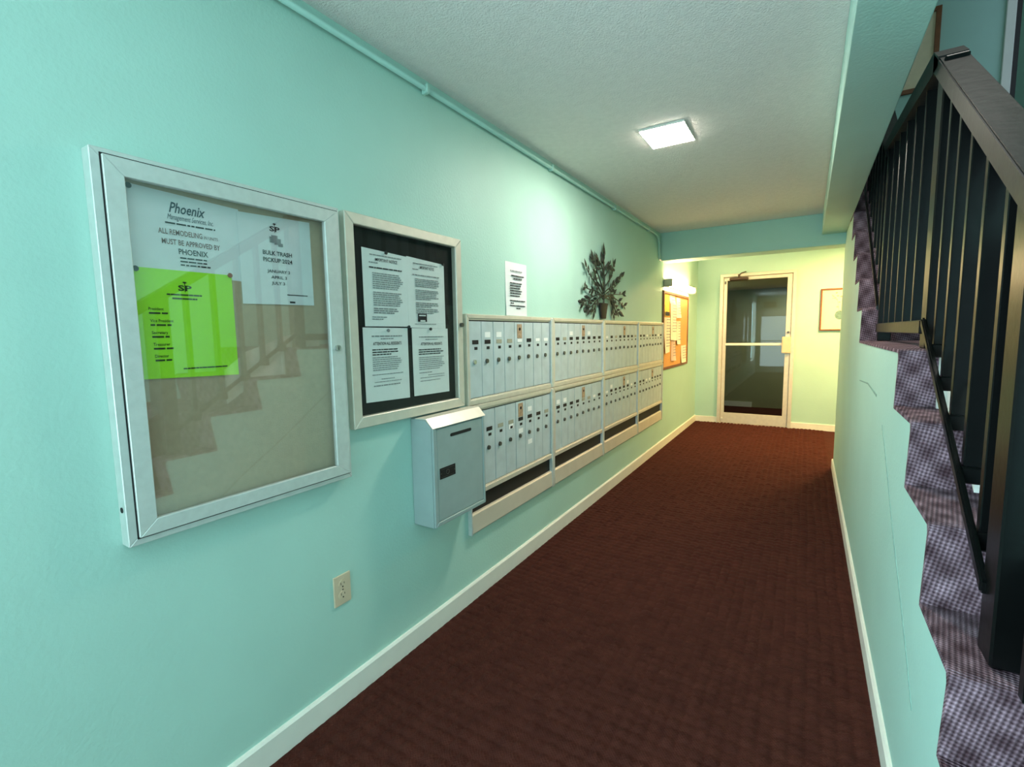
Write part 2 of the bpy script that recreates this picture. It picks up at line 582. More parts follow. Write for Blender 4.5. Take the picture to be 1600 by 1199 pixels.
# street entrance behind the camera
b = bmn(); box(b, -0.12, 0.05, -2.42, -2.3, 0, H); box(b, 1.02, 2.87, -2.42, -2.3, 0, H); box(b, 0.05, 1.02, -2.42, -2.3, 1.98, H)
struct('wall_back', b, M_WALL)
b = bmn(); ringy(b, -2.31, -2.27, 0.0, 1.07, 0.0, 2.03, 0.13, 0.12, 0.21, 0.19); box(b, 0.13, 0.95, -2.30, -2.28, 1.0, 1.03)
struct('door_2', b, M_WHITE, 'white framed street door behind the camera')
b = bmn(); ring4(b, -0.06, 0.015, -1.72, -0.38, 0.38, 2.29, 0.08); struct('window_1', b, M_WHITE, 'white framed window behind the camera')
b = bmn(); box(b, 0.20, 0.54, -2.29, -2.2, 2.07, 2.26, 0.01); obj('sign_box', b, M_BLACK, bpy.data.objects['door_2'])

# baseboards
def bprof(d, h):
    return [(0, 0), (d, 0), (d, h - 0.008), (d - 0.006, h), (0, h)]
b = bmn(); prism(b, bprof(0.014, 0.095), 'y', -2.3, YE); struct('baseboard_left', b, M_WHITE, 'white baseboard along the long teal wall')
b = bmn(); prism(b, [(XR - x, z) for x, z in bprof(0.013, 0.09)], 'y', 0.36, 5.56); struct('baseboard_right', b, M_WHITE, 'white baseboard along the stair wall')
b = bmn(); box(b, 0.014, DX0, YE - 0.014, YE, 0, 0.09, 0.003); box(b, DX1, 2.87, YE - 0.014, YE, 0, 0.09, 0.003); struct('baseboard_end', b, M_WHITE, 'white baseboard beside the glass door')

# ------------------------------------------------------------------ glass door at the end
d = thing('door_1', 'glazed aluminium door at the end of the corridor', None, ((DX0 + DX1) / 2, YE, 0), structure=True)
b = bmn(); ringy(b, YE - 0.03, YE + 0.10, DX0, DX1, 0.0, DZ, 0.045, 0.045, 0.04, 0.006); obj('door_frame', b, M_ALUW, d)
lx0, lx1, lz0, lz1 = DX0 + 0.048, DX1 - 0.048, 0.012, DZ - 0.045
leaf = bmn(); ringy(leaf, YE - 0.01, YE + 0.035, lx0, lx1, lz0, lz1, 0.045, 0.062, 0.045, 0.15)
lf = obj('door_leaf', leaf, M_ALUW, d)
b = bmn(); box(b, lx0 + 0.044, lx1 - 0.06, YE + 0.008, YE + 0.014, lz0 + 0.145, lz1 - 0.04); obj('glass_pane', b, M_DGLASS, lf)
b = bmn(); box(b, lx0 + 0.04, lx1 - 0.05, YE - 0.025, YE - 0.008, 1.15, 1.185, 0.004); tag(obj('push_bar', b, M_WHITE, lf), 'pale horizontal push bar')
b = bmn(); box(b, lx1 - 0.10, lx1 + 0.005, YE - 0.055, YE - 0.012, 1.045, 1.27, 0.01, 2); tag(obj('lock_plate', b, M_BEIGE, lf), 'beige lock guard plate')
b = bmn(); cyl(b, (lx1 - 0.03, YE - 0.03, 1.33), (lx1 - 0.03, YE - 0.005, 1.33), 0.016, 14); obj('lock_cylinder', b, M_DLOCK, lf)
b = bmn(); box(b, lx0 + 0.01, lx0 + 0.03, YE - 0.02, YE - 0.005, 2.03, 2.07, 0.003); obj('pivot', b, M_DLOCK, lf)
b = bmn(); cyl(b, (lx0 + 0.02, YE - 0.03, 0.08), (lx0 + 0.02, YE - 0.01, 0.08), 0.013, 10); obj('stop_button', b, M_WHITE, lf)
cl = bmn(); box(cl, 0.44, 0.68, YE - 0.075, YE - 0.012, 2.072, 2.112, 0.012, 2)
clo = obj('door_closer', cl, M_BRONZE, d); clo['label'] = 'dark bronze overhead closer'
b = bmn(); cyl(b, (0.56, YE - 0.05, 2.10), (0.56, YE - 0.05, 2.155), 0.013, 12); tube(b, [(0.56, YE - 0.05, 2.145), (0.60, YE - 0.14, 2.16), (0.645, YE - 0.05, 2.185), (0.645, YE - 0.03, 2.186)], 0.008, 8); obj('closer_arm', b, M_BRONZE, clo)

# room behind the door
b = bmn(); box(b, -1.2, 3.2, 9.4, 9.5, 0, 2.3); struct('wall_far', b, M_FARW, 'dim olive wall beyond the glass door')
b = bmn(); box(b, -1.2, 3.2, YE + 0.12, 9.5, 2.08, 2.2); struct('ceiling_far', b, M_FARC)
b = bmn(); box(b, -1.2, 3.2, YE + 0.12, 9.5, -0.1, 0.0); struct('floor_far', b, M_CARP)
b = bmn(); box(b, -1.3, -1.2, YE, 9.5, 0, 2.2); struct('wall_far_left', b, M_FARW)
b = bmn(); box(b, 3.2, 3.3, YE, 9.5, 0, 2.2); struct('wall_far_right', b, M_FARW)
b = bmn(); box(b, -1.2, 0.62, 9.385, 9.4, 0, 0.09); struct('baseboard_far', b, M_WHITE)
# ------------------------------------------------------------------ conduit along the ceiling
ct = thing('electrical_conduit', 'thin teal painted conduit along the top of the long wall', 'conduit', (0.02, 3.0, 2.12))
b = bmn(); tube(b, [(0.020, -2.3, 2.392), (0.020, 5.16, 2.390), (0.020, 5.24, 2.375), (0.020, 5.30, 2.33), (0.020, 5.315, 2.27), (0.020, 5.315, 2.15)], 0.0105, 10); obj('pipe', b, M_WALL, ct, True)
for y in (0.4, 1.6, 2.75, 3.9, 4.9):
    b = bmn(); box(b, 0.001, 0.035, y, y + 0.02, 2.372, 2.41, 0.004); obj('pipe_clip', b, M_WALL, ct)
b = bmn(); cyl(b, (0.020, 5.315, 2.15), (0.03, 5.40, 2.135), 0.008, 8); tag(obj('cable_end', b, M_WHITE, ct), 'white cable leaving the pipe')

# ------------------------------------------------------------------ lamps
lt = thing('ceiling_light', 'small square white ceiling light, lit, over the corridor', 'light', (0.725, 2.77, 2.405))
b = bmn(); box(b, 0.608, 0.842, 2.631, 2.909, 2.4285, H, 0.001); obj('lamp_housing', b, M_WHITE, lt)
b = bmn(); box(b, 0.611, 0.839, 2.634, 2.906, 2.4270, 2.4287); obj('lamp_diffuser', b, M_LAMP, lt)
tl = thing('tube_light', 'lit fluorescent wall lamp over the cork board', 'light', (0.05, 6.25, 1.88))
b = bmn(); box(b, 0.0, 0.03, 5.60, 6.93, 1.885, 1.955, 0.004); obj('lamp_body', b, M_WHITE, tl)
for y in (5.58, 6.92):
    b = bmn(); box(b, 0.0, 0.098, y, y + 0.035, 1.873, 1.962, 0.012, 2); tag(obj('end_cap', b, M_GREYC, tl), 'grey end cap')
b = bmn()
pp = [(0.03, 1.884)] + [(0.052 + 0.042 * math.cos(a), 1.919 + 0.038 * math.sin(a)) for a in [math.radians(t) for t in range(-80, 81, 20)]] + [(0.03, 1.955)]
prism(b, pp, 'y', 5.615, 6.92); obj('lamp_diffuser', b, M_TUBE, tl)

# ------------------------------------------------------------------ staircase
st = thing('staircase', 'carpeted staircase with plum nubby carpet rising beside the corridor', 'staircase', (2.2, 2.0, 0.0))


def step_mesh(y0, z0, ybot, zbot, ydeep, xl=XR - 0.003, xr=2.748):
    b = bmn()
    pts = [(ybot, zbot), (y0 + 0.004, z0 - 0.035), (y0, z0 - 0.018), (y0 + 0.006, z0 - 0.004), (y0 + 0.02, z0), (ydeep, z0), (ydeep, z0 - 0.012), (y0 + 0.025, z0 - 0.012), (y0 + 0.017, z0 - 0.03), (ybot + 0.013, zbot)]
    prism(b, pts, 'x', xl, xr)
    return b


zp = 0.0
for k, (y, z) in enumerate(low):
    yd = low[k + 1][0] + 0.043 if k + 1 < len(low) else ups[0][0] + 0.063
    obj('step', step_mesh(y, z, y + 0.03, zp, yd), M_STAIRC, st); zp = z
for k, (y, z) in enumerate(ups):
    yd = ups[k + 1][0] + 0.063 if k + 1 < len(ups) else 5.113
    obj('step', step_mesh(y, z, y + 0.05, zp, yd), M_STAIRC, st); zp = z
obj('step', step_mesh(5.08, 2.615, 5.10, zp, 6.198), M_STAIRC, st)
# white skirt plank beside the lower flight, just behind the railing
b = bmn(); prism(b, [(1.60, 0.95), (1.705, 1.02), (1.712, 1.108), (2.003, 1.108), (2.005, 1.298), (2.30, 1.298), (2.30, 1.385), (2.05, 1.385), (1.75, 1.28), (1.60, 1.17)], 'x', 1.793, 1.803); box(b, 1.779, 1.792, 1.985, 2.0, 1.108, 1.382)
o = struct('trim_5', b, M_WHITE, 'white skirt board behind the balusters by the landing')

# ------------------------------------------------------------------ railing
rl = thing('stair_railing', 'black railing of flat balusters with a wide dark handrail on the stairs', 'railing', (1.79, 2.2, 0.70))


def slope_bar(bm, x0, x1, ya, za, yb, zb, h):
    prism(bm, [(ya, za), (yb, zb), (yb, zb + h), (ya, za + h)], 'x', x0, x1)
    bmesh.ops.recalc_face_normals(bm, faces=bm.faces)
    bmesh.ops.bevel(bm, geom=list(bm.edges), offset=0.004, segments=2, affect='EDGES')
    return bm


RS = 0.683
hz = lambda y: 1.590 + RS * (y - 1.28)          # underside of the lower handrail
b = slope_bar(bmn(), 1.742, 1.816, 0.75, hz(0.75), 2.2, hz(2.2), 0.066); tag(obj('handrail', b, M_RAILW, rl), 'wide flat dark handrail')
b = bmn()
prism(b, [(2.12, 2.205), (3.42, 2.33), (3.42, 2.385), (2.2, 2.284), (2.12, 2.235)], 'x', 1.742, 1.816)
bmesh.ops.recalc_face_normals(b, faces=b.faces)
obj('handrail', b, M_RAILW, rl)
b = bmn(); box(b, 1.748, 1.90, 1.222, 1.30, 0.702, hz(1.26) + 0.03, 0.004); tag(obj('newel_post', b, M_IRON, rl), 'broad post at the near end')
b = bmn(); box(b, 1.752, 1.812, 2.075, 2.16, 1.295, 2.215, 0.004); obj('newel_post', b, M_IRON, rl)
b = bmn(); box(b, 1.752, 1.812, 3.345, 3.39, 1.295, 2.345, 0.004); obj('newel_post', b, M_IRON, rl)
bz = lambda y: 1.362 + RS * (y - 2.062)           # bottom rail of the lower flight, along the nosings
b = slope_bar(bmn(), 1.738, 1.752, 1.275, bz(1.275), 2.075, bz(2.075), 0.03); obj('bottom_rail', b, M_IRON, rl)
b = bmn(); box(b, 1.742, 1.756, 2.12, 3.36, 1.345, 1.392, 0.003); obj('bottom_rail', b, M_IRON, rl)
b = slope_bar(bmn(), 1.742, 1.756, 3.38, 1.465, 4.95, 1.465 + 0.755 * 1.57, 0.03); obj('bottom_rail', b, M_IRON, rl)
b = bmn(); prism(b, [(0.30, 0.0), (1.222, 0.515), (1.222, 0.95), (0.30, 0.35)], 'x', 1.80, 1.815); tag(obj('side_panel', b, M_IRON, rl), 'dark solid panel')
for y in (0.95, 1.10):
    b = bmn(); box(b, 1.757, 1.792, y - 0.012, y + 0.012, bz(y) + 0.02, hz(y) + 0.01, 0.002); obj('baluster', b, M_IRON, rl)
for y in (1.397, 1.555, 1.707, 1.842, 1.975):
    zb = bz(y)
    b = bmn(); box(b, 1.757, 1.792, y - 0.012, y + 0.012, zb - 0.01, hz(y) + 0.01, 0.002); bl = obj('baluster', b, M_IRON, rl)
    b = bmn(); box(b, 1.750, 1.792, y - 0.02, y + 0.03, zb - 0.03, zb + 0.012, 0.004); obj('foot_bracket', b, M_IRON, bl)
for y in (2.39, 2.59, 2.80, 3.0, 3.19):
    b = bmn(); box(b, 1.757, 1.792, y - 0.012, y + 0.012, 1.38, 2.21 + 0.096 * (y - 2.12), 0.002); obj('baluster', b, M_IRON, rl)
for k in range(8):
    y = 3.56 + 0.17 * k
    z0 = 1.49 + 0.755 * (y - 3.38)
    b = bmn(); box(b, 1.757, 1.792, y - 0.012, y + 0.012, z0, z0 + 0.83, 0.002); obj('baluster', b, M_IRON, rl)
b = slope_bar(bmn(), 1.742, 1.816, 3.38, 2.29, 4.95, 2.29 + 0.755 * 1.57, 0.06); obj('handrail', b, M_RAILW, rl)

# ------------------------------------------------------------------ pictures
def picture(name, label, x0, x1, z0, z1, y, fw, art):
    p = thing(name, label, 'picture', ((x0 + x1) / 2, y, z0))
    b = bmn(); ringy(b, y - 0.028, y, x0, x1, z0, z1, fw, fw, fw, fw); obj('picture_frame', b, M_WOODF, p)
    b = bmn(); box(b, x0 + fw * .8, x1 - fw * .8, y - 0.012, y, z0 + fw * .8, z1 - fw * .8); obj('picture_mat', b, M_MATB, p)
    if art:
        b = bmn()
        cx, cz = x0 + 0.215, z0 + 0.20
        for k in range(12):
            a = 2 * math.pi * k / 12
            a2 = 2 * math.pi * (k + 1) / 12
            vs = [b.verts.new(q) for q in ((cx, y - 0.0125, cz), (cx + .055 * math.cos(a), y - 0.0125, cz + .06 * math.sin(a)), (cx + .055 * math.cos(a2), y - 0.0125, cz + .06 * math.sin(a2)))]
            b.faces.new(vs)
        obj('vase_print', b, M_TEALP, p)
        b = bmn()
        rr = random.Random(3)
        for k in range(26):
            px, pz = cx + rr.uniform(-0.09, 0.12), cz + rr.uniform(0.1, 0.29)
            w = rr.uniform(0.008, 0.02)
            vs = [b.verts.new((px + dx * w, y - 0.0125, pz + dz * w)) for dx, dz in ((-1, 0), (0, -.6), (1, 0), (0, .8))]
            b.faces.new(vs)
        for t in range(3):
            vs = [b.verts.new(q) for q in ((cx - 0.01 + .02 * t, y - 0.0122, cz + .05), (cx - 0.006 + .02 * t, y - 0.0122, cz + .05), (cx - .03 + .05 * t, y - 0.0122, cz + .2), (cx - .034 + .05 * t, y - 0.0122, cz + .2))]
            b.faces.new(vs)
        obj('flower_print', b, M_GREYP, p)
    return p


picture('framed_picture', 'brown framed print with beige mat on the end wall, half hidden by the stair wall', 1.547, 1.985, 1.345, 1.892, YE, 0.018, True)
picture('framed_picture', 'brown framed picture upstairs, seen through the stairwell above the railing', 1.98, 2.36, 3.62, 4.35, 6.2, 0.04, False)
d3 = thing('door_3', 'dark upstairs doorway with pale casing at the top right', None, (3.0, 6.19, 2.615), structure=True)
b = bmn(); box(b, 2.80, 2.865, 6.17, 6.2, 2.615, 4.75, 0.004); obj('door_casing', b, M_WHITE, d3)
b = bmn(); box(b, 2.865, 3.0, 6.185, 6.2, 2.615, 4.75, 0.002); obj('door_leaf', b, M_DARKW, d3)

# ------------------------------------------------------------------ notice board with glass door (nearest)
nb = thing('notice_board', 'large aluminium cased notice board with taupe backing, nearest on the left wall', 'notice board', (0.0, 0.78, 0.862))
b = bmn(); ring4(b, 0.0, 0.04, 0.448, 1.116, 0.863, 1.803, 0.02)
ca = obj('case', b, M_ALU, nb)
b = bmn(); cyl(b, (0.02, 0.4485, 0.955), (0.02, 0.4465, 0.955), 0.007, 12); tag(obj('plug_hole', b, M_SLOT, ca), 'dark round hole in the side')
b = bmn(); box(b, 0.0, 0.008, 0.466, 1.098, 0.88, 1.787); obj('backing', b, M_CORKB, nb)
b = bmn(); ring4(b, 0.0395, 0.0412, 0.4662, 1.1088, 0.8782, 1.7923, 0.008, bev=0); obj('door_gap_shade', b, M_SLOT, ca)  # black ring added for the dark of the gap between case and door
b = bmn(); ring4(b, 0.030, 0.047, 0.4695, 1.1055, 0.8815, 1.789, 0.040, 0.052, 0.042, 0.038)
dr = obj('board_door', b, M_ALU, nb)
b = bmn(); box(b, 0.0355, 0.0395, 0.507, 1.056, 0.917, 1.75); obj('glass_pane', b, M_GLASS, dr)
b = bmn(); cyl(b, (0.045, 1.076, 1.328), (0.056, 1.076, 1.328), 0.0105, 16); obj('lock', b, M_CHROME, dr)
b = bmn(); box(b, 0.0558, 0.0564, 1.0745, 1.0775, 1.322, 1.334); obj('keyhole', b, M_SLOT, dr)

# ---- second board, black felt
nb2 = thing('notice_board', 'smaller aluminium framed notice board with black felt and four typed sheets', 'notice board', (0.0, 1.477, 1.025))
b = bmn(); ring4(b, 0.0, 0.030, 1.147, 1.808, 1.026, 1.807, 0.041, 0.043, 0.04, 0.043, 0.003); fr2 = obj('board_frame', b, M_ALUW, nb2)
b = bmn(); box(b, 0.0, 0.006, 1.18, 1.77, 1.06, 1.775); obj('backing', b, M_FELT, nb2)
b = bmn(); box(b, 0.021, 0.024, 1.186, 1.767, 1.067, 1.769); obj('glass_pane', b, M_GLASS2, nb2)
b = bmn(); cyl(b, (0.028, 1.79, 1.413), (0.042, 1.79, 1.413), 0.010, 14); obj('lock', b, M_DLOCK, fr2)


def palm_logo(bm, y, z, w, x):
    text_into(bm, 'SP', y, z, w * 0.42, w, x, bold=0.03)
    for a in range(6):                                      # palm crown over the letters
        t = math.radians(15 + 30 * a)
        p0 = (y, z + w * 0.62)
        p1 = (y + w * 0.22 * math.cos(t), z + w * 0.62 + w * 0.16 * math.sin(t))
        n = (-(p1[1] - p0[1]) * .25, (p1[0] - p0[0]) * .25)
        vs = [bm.verts.new((x, q[0], q[1])) for q in ((p0[0] - n[0], p0[1] - n[1]), p1, (p0[0] + n[0], p0[1] + n[1]))]
        bm.faces.new(vs)
    rect(bm, x, y - w * .025, y + w * .025, z - w * 0.12, z + w * 0.62)


def pin(y, z, x, m, label, group=None):
    b = bmn(); cyl(b, (x, y, z), (x + 0.006, y, z), 0.0045, 10); cyl(b, (x + 0.006, y, z), (x + 0.009, y, z), 0.007, 10, 0.0055)
    tag(obj('push_pin', b, m), label, 'push pin', group)


# sheets inside the large board
p = thing('notice_sheet', 'wide white notice about approval of remodeling, top left of the large board', 'notice', (0.011, 0.65, 1.53))
obj('paper', sheet(0.513, 0.790, 1.532, 1.742, 0.0085, 0.0, skew=(0.006, 0, -0.006, 0.004), seed=1), M_PAPER, p)
X = 0.0103
b = bmn(); text_into(b, 'Phoenix', 0.655, 1.694, 0.026, 0.088, X, 0.35, bold=0.015); text_into(b, 'Management Services, Inc.', 0.662, 1.676, 0.0135, 0.112, X, 0.35)
tag(obj('logo_print', b, M_INKB, p), 'blue script heading')
b = bmn(); word_line(b, X, 0.60, 0.722, 1.664, 0.004, random.Random(2)); obj('printed_text', b, M_INK, p)
b = bmn(); text_into(b, 'ALL REMODELING', 0.635, 1.637, 0.0135, 0.104, X, bold=0.01); text_into(b, 'IN UNITS', 0.709, 1.637, 0.008, 0.036, X); text_into(b, 'MUST BE APPROVED BY', 0.660, 1.612, 0.0135, 0.142, X, bold=0.01)
tag(obj('printed_text', b, M_INKR, p), 'reddish brown capitals')
b = bmn(); text_into(b, 'PHOENIX', 0.662, 1.589, 0.0145, 0.072, X, bold=0.01)
for k in range(3):
    word_line(b, X, 0.628, 0.694 + .004 * k, 1.578 - 0.009 * k, 0.0035, random.Random(5 + k))
obj('printed_text', b, M_INK, p)

p = thing('notice_sheet', 'white bulk trash pickup notice, top right of the large board', 'notice', (0.012, 0.9, 1.466))
obj('paper', sheet(0.784, 1.021, 1.468, 1.737, 0.0105, 0.0, skew=(0, 0.004, 0.004, -0.006), seed=2), M_PAPER, p)
X = 0.0122
b = bmn(); palm_logo(b, 0.897, 1.692, 0.034, X); text_into(b, 'BULK TRASH', 0.902, 1.6195, 0.0125, 0.096, X, bold=0.02); text_into(b, 'PICKUP 2024', 0.902, 1.5985, 0.0125, 0.096, X, bold=0.02)
text_into(b, 'JANUARY 3', 0.902, 1.5665, 0.009, 0.075, X, bold=0.015); text_into(b, 'APRIL 3', 0.902, 1.5485, 0.009, 0.052, X, bold=0.015); text_into(b, 'JULY 3', 0.898, 1.5305, 0.009, 0.044, X, bold=0.015)
word_line(b, X, 0.925, 0.998, 1.5, 0.003, random.Random(9), 0.1); rect(b, X, 0.933, 0.952, 1.4755, 1.4815); obj('printed_text', b, M_INK, p)
b = bmn()
for (y0, y1, z0, z1) in ((0.878, 0.897, 1.657, 1.675), (0.893, 0.915, 1.653, 1.671), (0.884, 0.905, 1.668, 1.68), (0.905, 0.921, 1.648, 1.658)):
    rect(b, X + 0.0002 * (y0 - 0.87) * 100, y0, y1, z0, z1)
tag(obj('truck_print', b, M_INKG, p), 'small grey picture of piled trash')

p = thing('notice_sheet', 'bright lime green notice listing officers, left half of the large board', 'notice', (0.012, 0.64, 1.26))
obj('paper', sheet(0.520, 0.756, 1.266, 1.546, 0.0115, 0.0, skew=(0.002, -0.004, 0, 0), seed=3), M_LIME, p)
X = 0.0133
b = bmn(); palm_logo(b, 0.632, 1.494, 0.033, X); word_line(b, X, 0.588, 0.672, 1.481, 0.004, random.Random(1), 0.1); word_line(b, X, 0.600, 0.660, 1.471, 0.004, random.Random(2), 0.1)
for k, t in enumerate(('President', 'Vice President', 'Secretary', 'Treasurer', 'Director')):
    z = 1.441 - 0.030 * k
    text_into(b, t, 0.545 + .0012 * k, z, 0.0075, (0.033, 0.052, 0.036, 0.037, 0.031)[k], X, align='LEFT', bold=0.01)
    word_line(b, X, 0.545 + .0012 * k, 0.587 + 0.006 * (k % 2), z - 0.0095, 0.0045, random.Random(20 + k))
word_line(b, X, 0.612, 0.725, 1.287, 0.0035, random.Random(4), 0.15)
obj('printed_text', b, M_INKL, p)
pin(0.524, 1.541, 0.0125, M_PIN, 'dark push pin at the top left corner of the lime sheet')
pin(0.749, 1.545, 0.0125, M_PINR, 'reddish push pin at the top right corner of the lime sheet')
pin(0.526, 1.738, 0.010, M_PIN, 'dark push pin at the top left corner of the large board')


# sheets on the black felt
def typed(label, y0, y1, z0, z1, seed, skew, title, tz, twd, blocks, x=0.0075, lower=False):
    p = thing('notice_sheet', label, 'notice', (x, (y0 + y1) / 2, z0))
    obj('paper', sheet(y0, y1, z0, z1, x, 0.002, skew=skew, seed=seed), M_PAPER, p)
    rr = random.Random(seed)
    X = x + 0.0028
    b = bmn()
    text_into(b, title, (y0 + y1) / 2 + 0.003, tz, 0.012, twd, X, bold=0.012)
    g = bmn()
    for (kind, a0, a1, zt, n, pitch, hh) in blocks:
        for k in range(n):
            t = b if kind == 'b' else g
            e = a1 - (rr.uniform(0, 0.03) if k < n - 1 else rr.uniform(0.02, 0.07)) if n > 1 else a1
            word_line(t, X, y0 + a0, y0 + e, zt - k * pitch, hh, rr, 0.25)
    obj('printed_text', b, M_INK, p)
    tag(obj('printed_text', g, M_INKG, p), 'grey typed lines')
    return p


typed('typed notice at the top left of the black board', 1.236, 1.468, 1.404, 1.694, 11, (0, 0, -0.006, 0.002), 'IMPORTANT NOTICE', 1.652, 0.115,
      [('g', .035, .20, 1.672, 1, .01, .004), ('g', .03, .075, 1.643, 1, .01, .004), ('b', .03, .205, 1.624, 1, .008, .005),
       ('g', .045, .205, 1.604, 8, .008, .0042), ('g', .045, .205, 1.532, 7, .008, .0042), ('g', .045, .2, 1.47, 3, .008, .0048), ('g', .035, .14, 1.438, 2, .008, .0038)])
pn = typed('typed notice with a small black picture at the top right of the black board', 1.468, 1.704, 1.396, 1.686, 12, (0.004, 0, -0.004, 0.006), 'IMPORTANT NOTICE', 1.648, 0.09,
           [('g', .035, .19, 1.666, 1, .01, .004), ('g', .03, .07, 1.642, 1, .01, .004), ('g', .03, .205, 1.618, 1, .008, .005),
            ('g', .045, .205, 1.602, 5, .0075, .0042), ('g', .045, .205, 1.556, 6, .0075, .0042), ('g', .045, .205, 1.502, 3, .008, .0048), ('g', .045, .205, 1.476, 3, .008, .0045), ('g', .035, .17, 1.414, 1, .008, .003)])
b = bmn(); rect(b, 0.0115, 1.521, 1.577, 1.425, 1.459)
o = obj('picture_print', b, M_INK, pn); o['label'] = 'small black picture'
b = bmn(); rect(b, 0.0118, 1.528, 1.570, 1.449, 1.454); rect(b, 0.0118, 1.535, 1.566, 1.4255, 1.432); obj('picture_highlight', b, M_PAPER, o)
typed('typed notice to all residents at the bottom left of the black board', 1.224, 1.459, 1.111, 1.398, 13, (0.004, -0.003, 0, 0.002), 'ATTENTION ALL RESIDENTS', 1.332, 0.15,
      [('g', .04, .2, 1.364, 1, .01, .005), ('g', .085, .155, 1.354, 1, .01, .004), ('b', .04, .2, 1.312, 3, .0095, .0045),
       ('g', .04, .195, 1.282, 7, .008, .0035), ('g', .035, .2, 1.216, 1, .008, .003), ('g', .08, .15, 1.198, 1, .008, .003), ('g', .045, .19, 1.187, 1, .008, .003), ('g', .04, .18, 1.172, 1, .008, .0045)])
typed('typed notice to all residents at the bottom right of the black board', 1.484, 1.718, 1.108, 1.396, 14, (0.002, -0.002, 0, 0.002), 'ATTENTION ALL RESIDENTS', 1.324, 0.14,
      [('g', .04, .2, 1.358, 1, .01, .004), ('g', .08, .16, 1.348, 1, .01, .003), ('b', .035, .205, 1.303, 3, .0095, .0045),
       ('g', .035, .205, 1.270, 7, .0085, .0035), ('g', .035, .12, 1.204, 1, .008, .0035), ('g', .09, .2, 1.192, 1, .008, .003), ('g', .04, .2, 1.182, 1, .008, .003), ('g', .04, .17, 1.168, 1, .008, .0035)])
pin(1.352, 1.688, 0.0085, M_PIN, 'black push pin at the top of the upper left typed notice')
pin(1.693, 1.682, 0.0085, M_PIN, 'black push pin at the right top corner of the upper right typed notice')
pin(1.4625, 1.403, 0.0085, M_PIN, 'black push pin at the middle of the four typed notices')
pin(1.596, 1.394, 0.0088, M_PIN, 'black push pin at the top of the lower right typed notice')
pin(1.345, 1.388, 0.0105, M_INKG, 'grey push pin at the top of the lower left typed notice')

# notice taped to the wall above the mailboxes
p = thing('notice_sheet', 'white notice taped to the wall above the mailboxes', 'notice', (0.002, 2.35, 1.475))
obj('paper', sheet(2.231, 2.463, 1.470, 1.765, 0.001, 0.004, skew=(0, 0, 0, 0), seed=21), M_PAPER, p)
b = bmn(); g = bmn(); X = 0.0068
word_line(g, X, 2.275, 2.41, 1.715, 0.006, random.Random(1)); word_line(b, X, 2.285, 2.425, 1.688, 0.007, random.Random(2), .15); word_line(b, X, 2.31, 2.40, 1.672, 0.007, random.Random(3), .15)
for k in range(6):
    word_line(b, X, 2.272, 2.40 - 0.01 * (k % 3), 1.647 - 0.014 * k, 0.0065, random.Random(40 + k), .12)
word_line(b, X, 2.27, 2.435, 1.55, 0.006, random.Random(6), .15); word_line(b, X, 2.275, 2.315, 1.536, 0.0065, random.Random(7), .15)
word_line(b, X, 2.272, 2.435, 1.522, 0.006, random.Random(8), .15); word_line(b, X, 2.335, 2.385, 1.508, 0.0065, random.Random(9), .15)
obj('printed_text', b, M_INK, p); obj('printed_text', g, M_INKG, p)

# ------------------------------------------------------------------ mailboxes: four columns, two rows
Y0 = [1.843, 2.766, 3.678, 4.616, 5.535]
door_meshes = {}


def door_mesh(w, h):
    k = (round(w, 4), round(h, 4))
    if k not in door_meshes:
        b = bmn(); box(b, -0.004, 0.004, -w / 2, w / 2, -h / 2, h / 2, 0.0015)
        door_meshes[k] = mesh_of('mailbox_door', b, M_DOORM)
    return door_meshes[k]


def mini(name, fn, m):
    b = bmn(); fn(b)
    return mesh_of(name, b, m)


ME_SLOT = mini('name_slot', lambda b: box(b, -0.001, 0.0012, -0.026, 0.026, -0.0105, 0.0105, 0.0008), M_SLOT)
ME_SLOTW = mini('name_slot', lambda b: box(b, -0.001, 0.0012, -0.026, 0.026, -0.0095, 0.0095, 0.0008), M_STICK)
ME_SLOTC = mini('name_slot', lambda b: box(b, -0.001, 0.0012, -0.026, 0.026, -0.0105, 0.0105, 0.0008), M_GREYC)
ME_WIN = mini('view_slot', lambda b: box(b, -0.001, 0.001, -0.013, 0.013, -0.0075, 0.0075, 0.0008), M_SLOT)


def lockf(b):
    cyl(b, (0, 0, 0), (0.008, 0, 0), 0.0125, 12, 0.011)


def keyf(b):
    box(b, 0.008, 0.0088, -0.0015, 0.0015, -0.006, 0.006)


ME_LOCK = mini('lock', lockf, M_DLOCK)
ME_LOCKC = mini('lock', lockf, M_CHROME)
ME_STICK = mini('sticker', lambda b: box(b, -0.0004, 0.0005, -0.025, 0.025, -0.014, 0.014, 0.0002), M_STICK)
ME_PLATE = mini('master_lock_plate', lambda b: box(b, -0.0004, 0.0014, -0.026, 0.026, -0.04, 0.04, 0.0006), M_RUST)
ME_PKEY = mini('master_keyhole', lambda b: cyl(b, (0, 0, 0.012), (0.004, 0, 0.012), 0.0085, 12), M_POT)

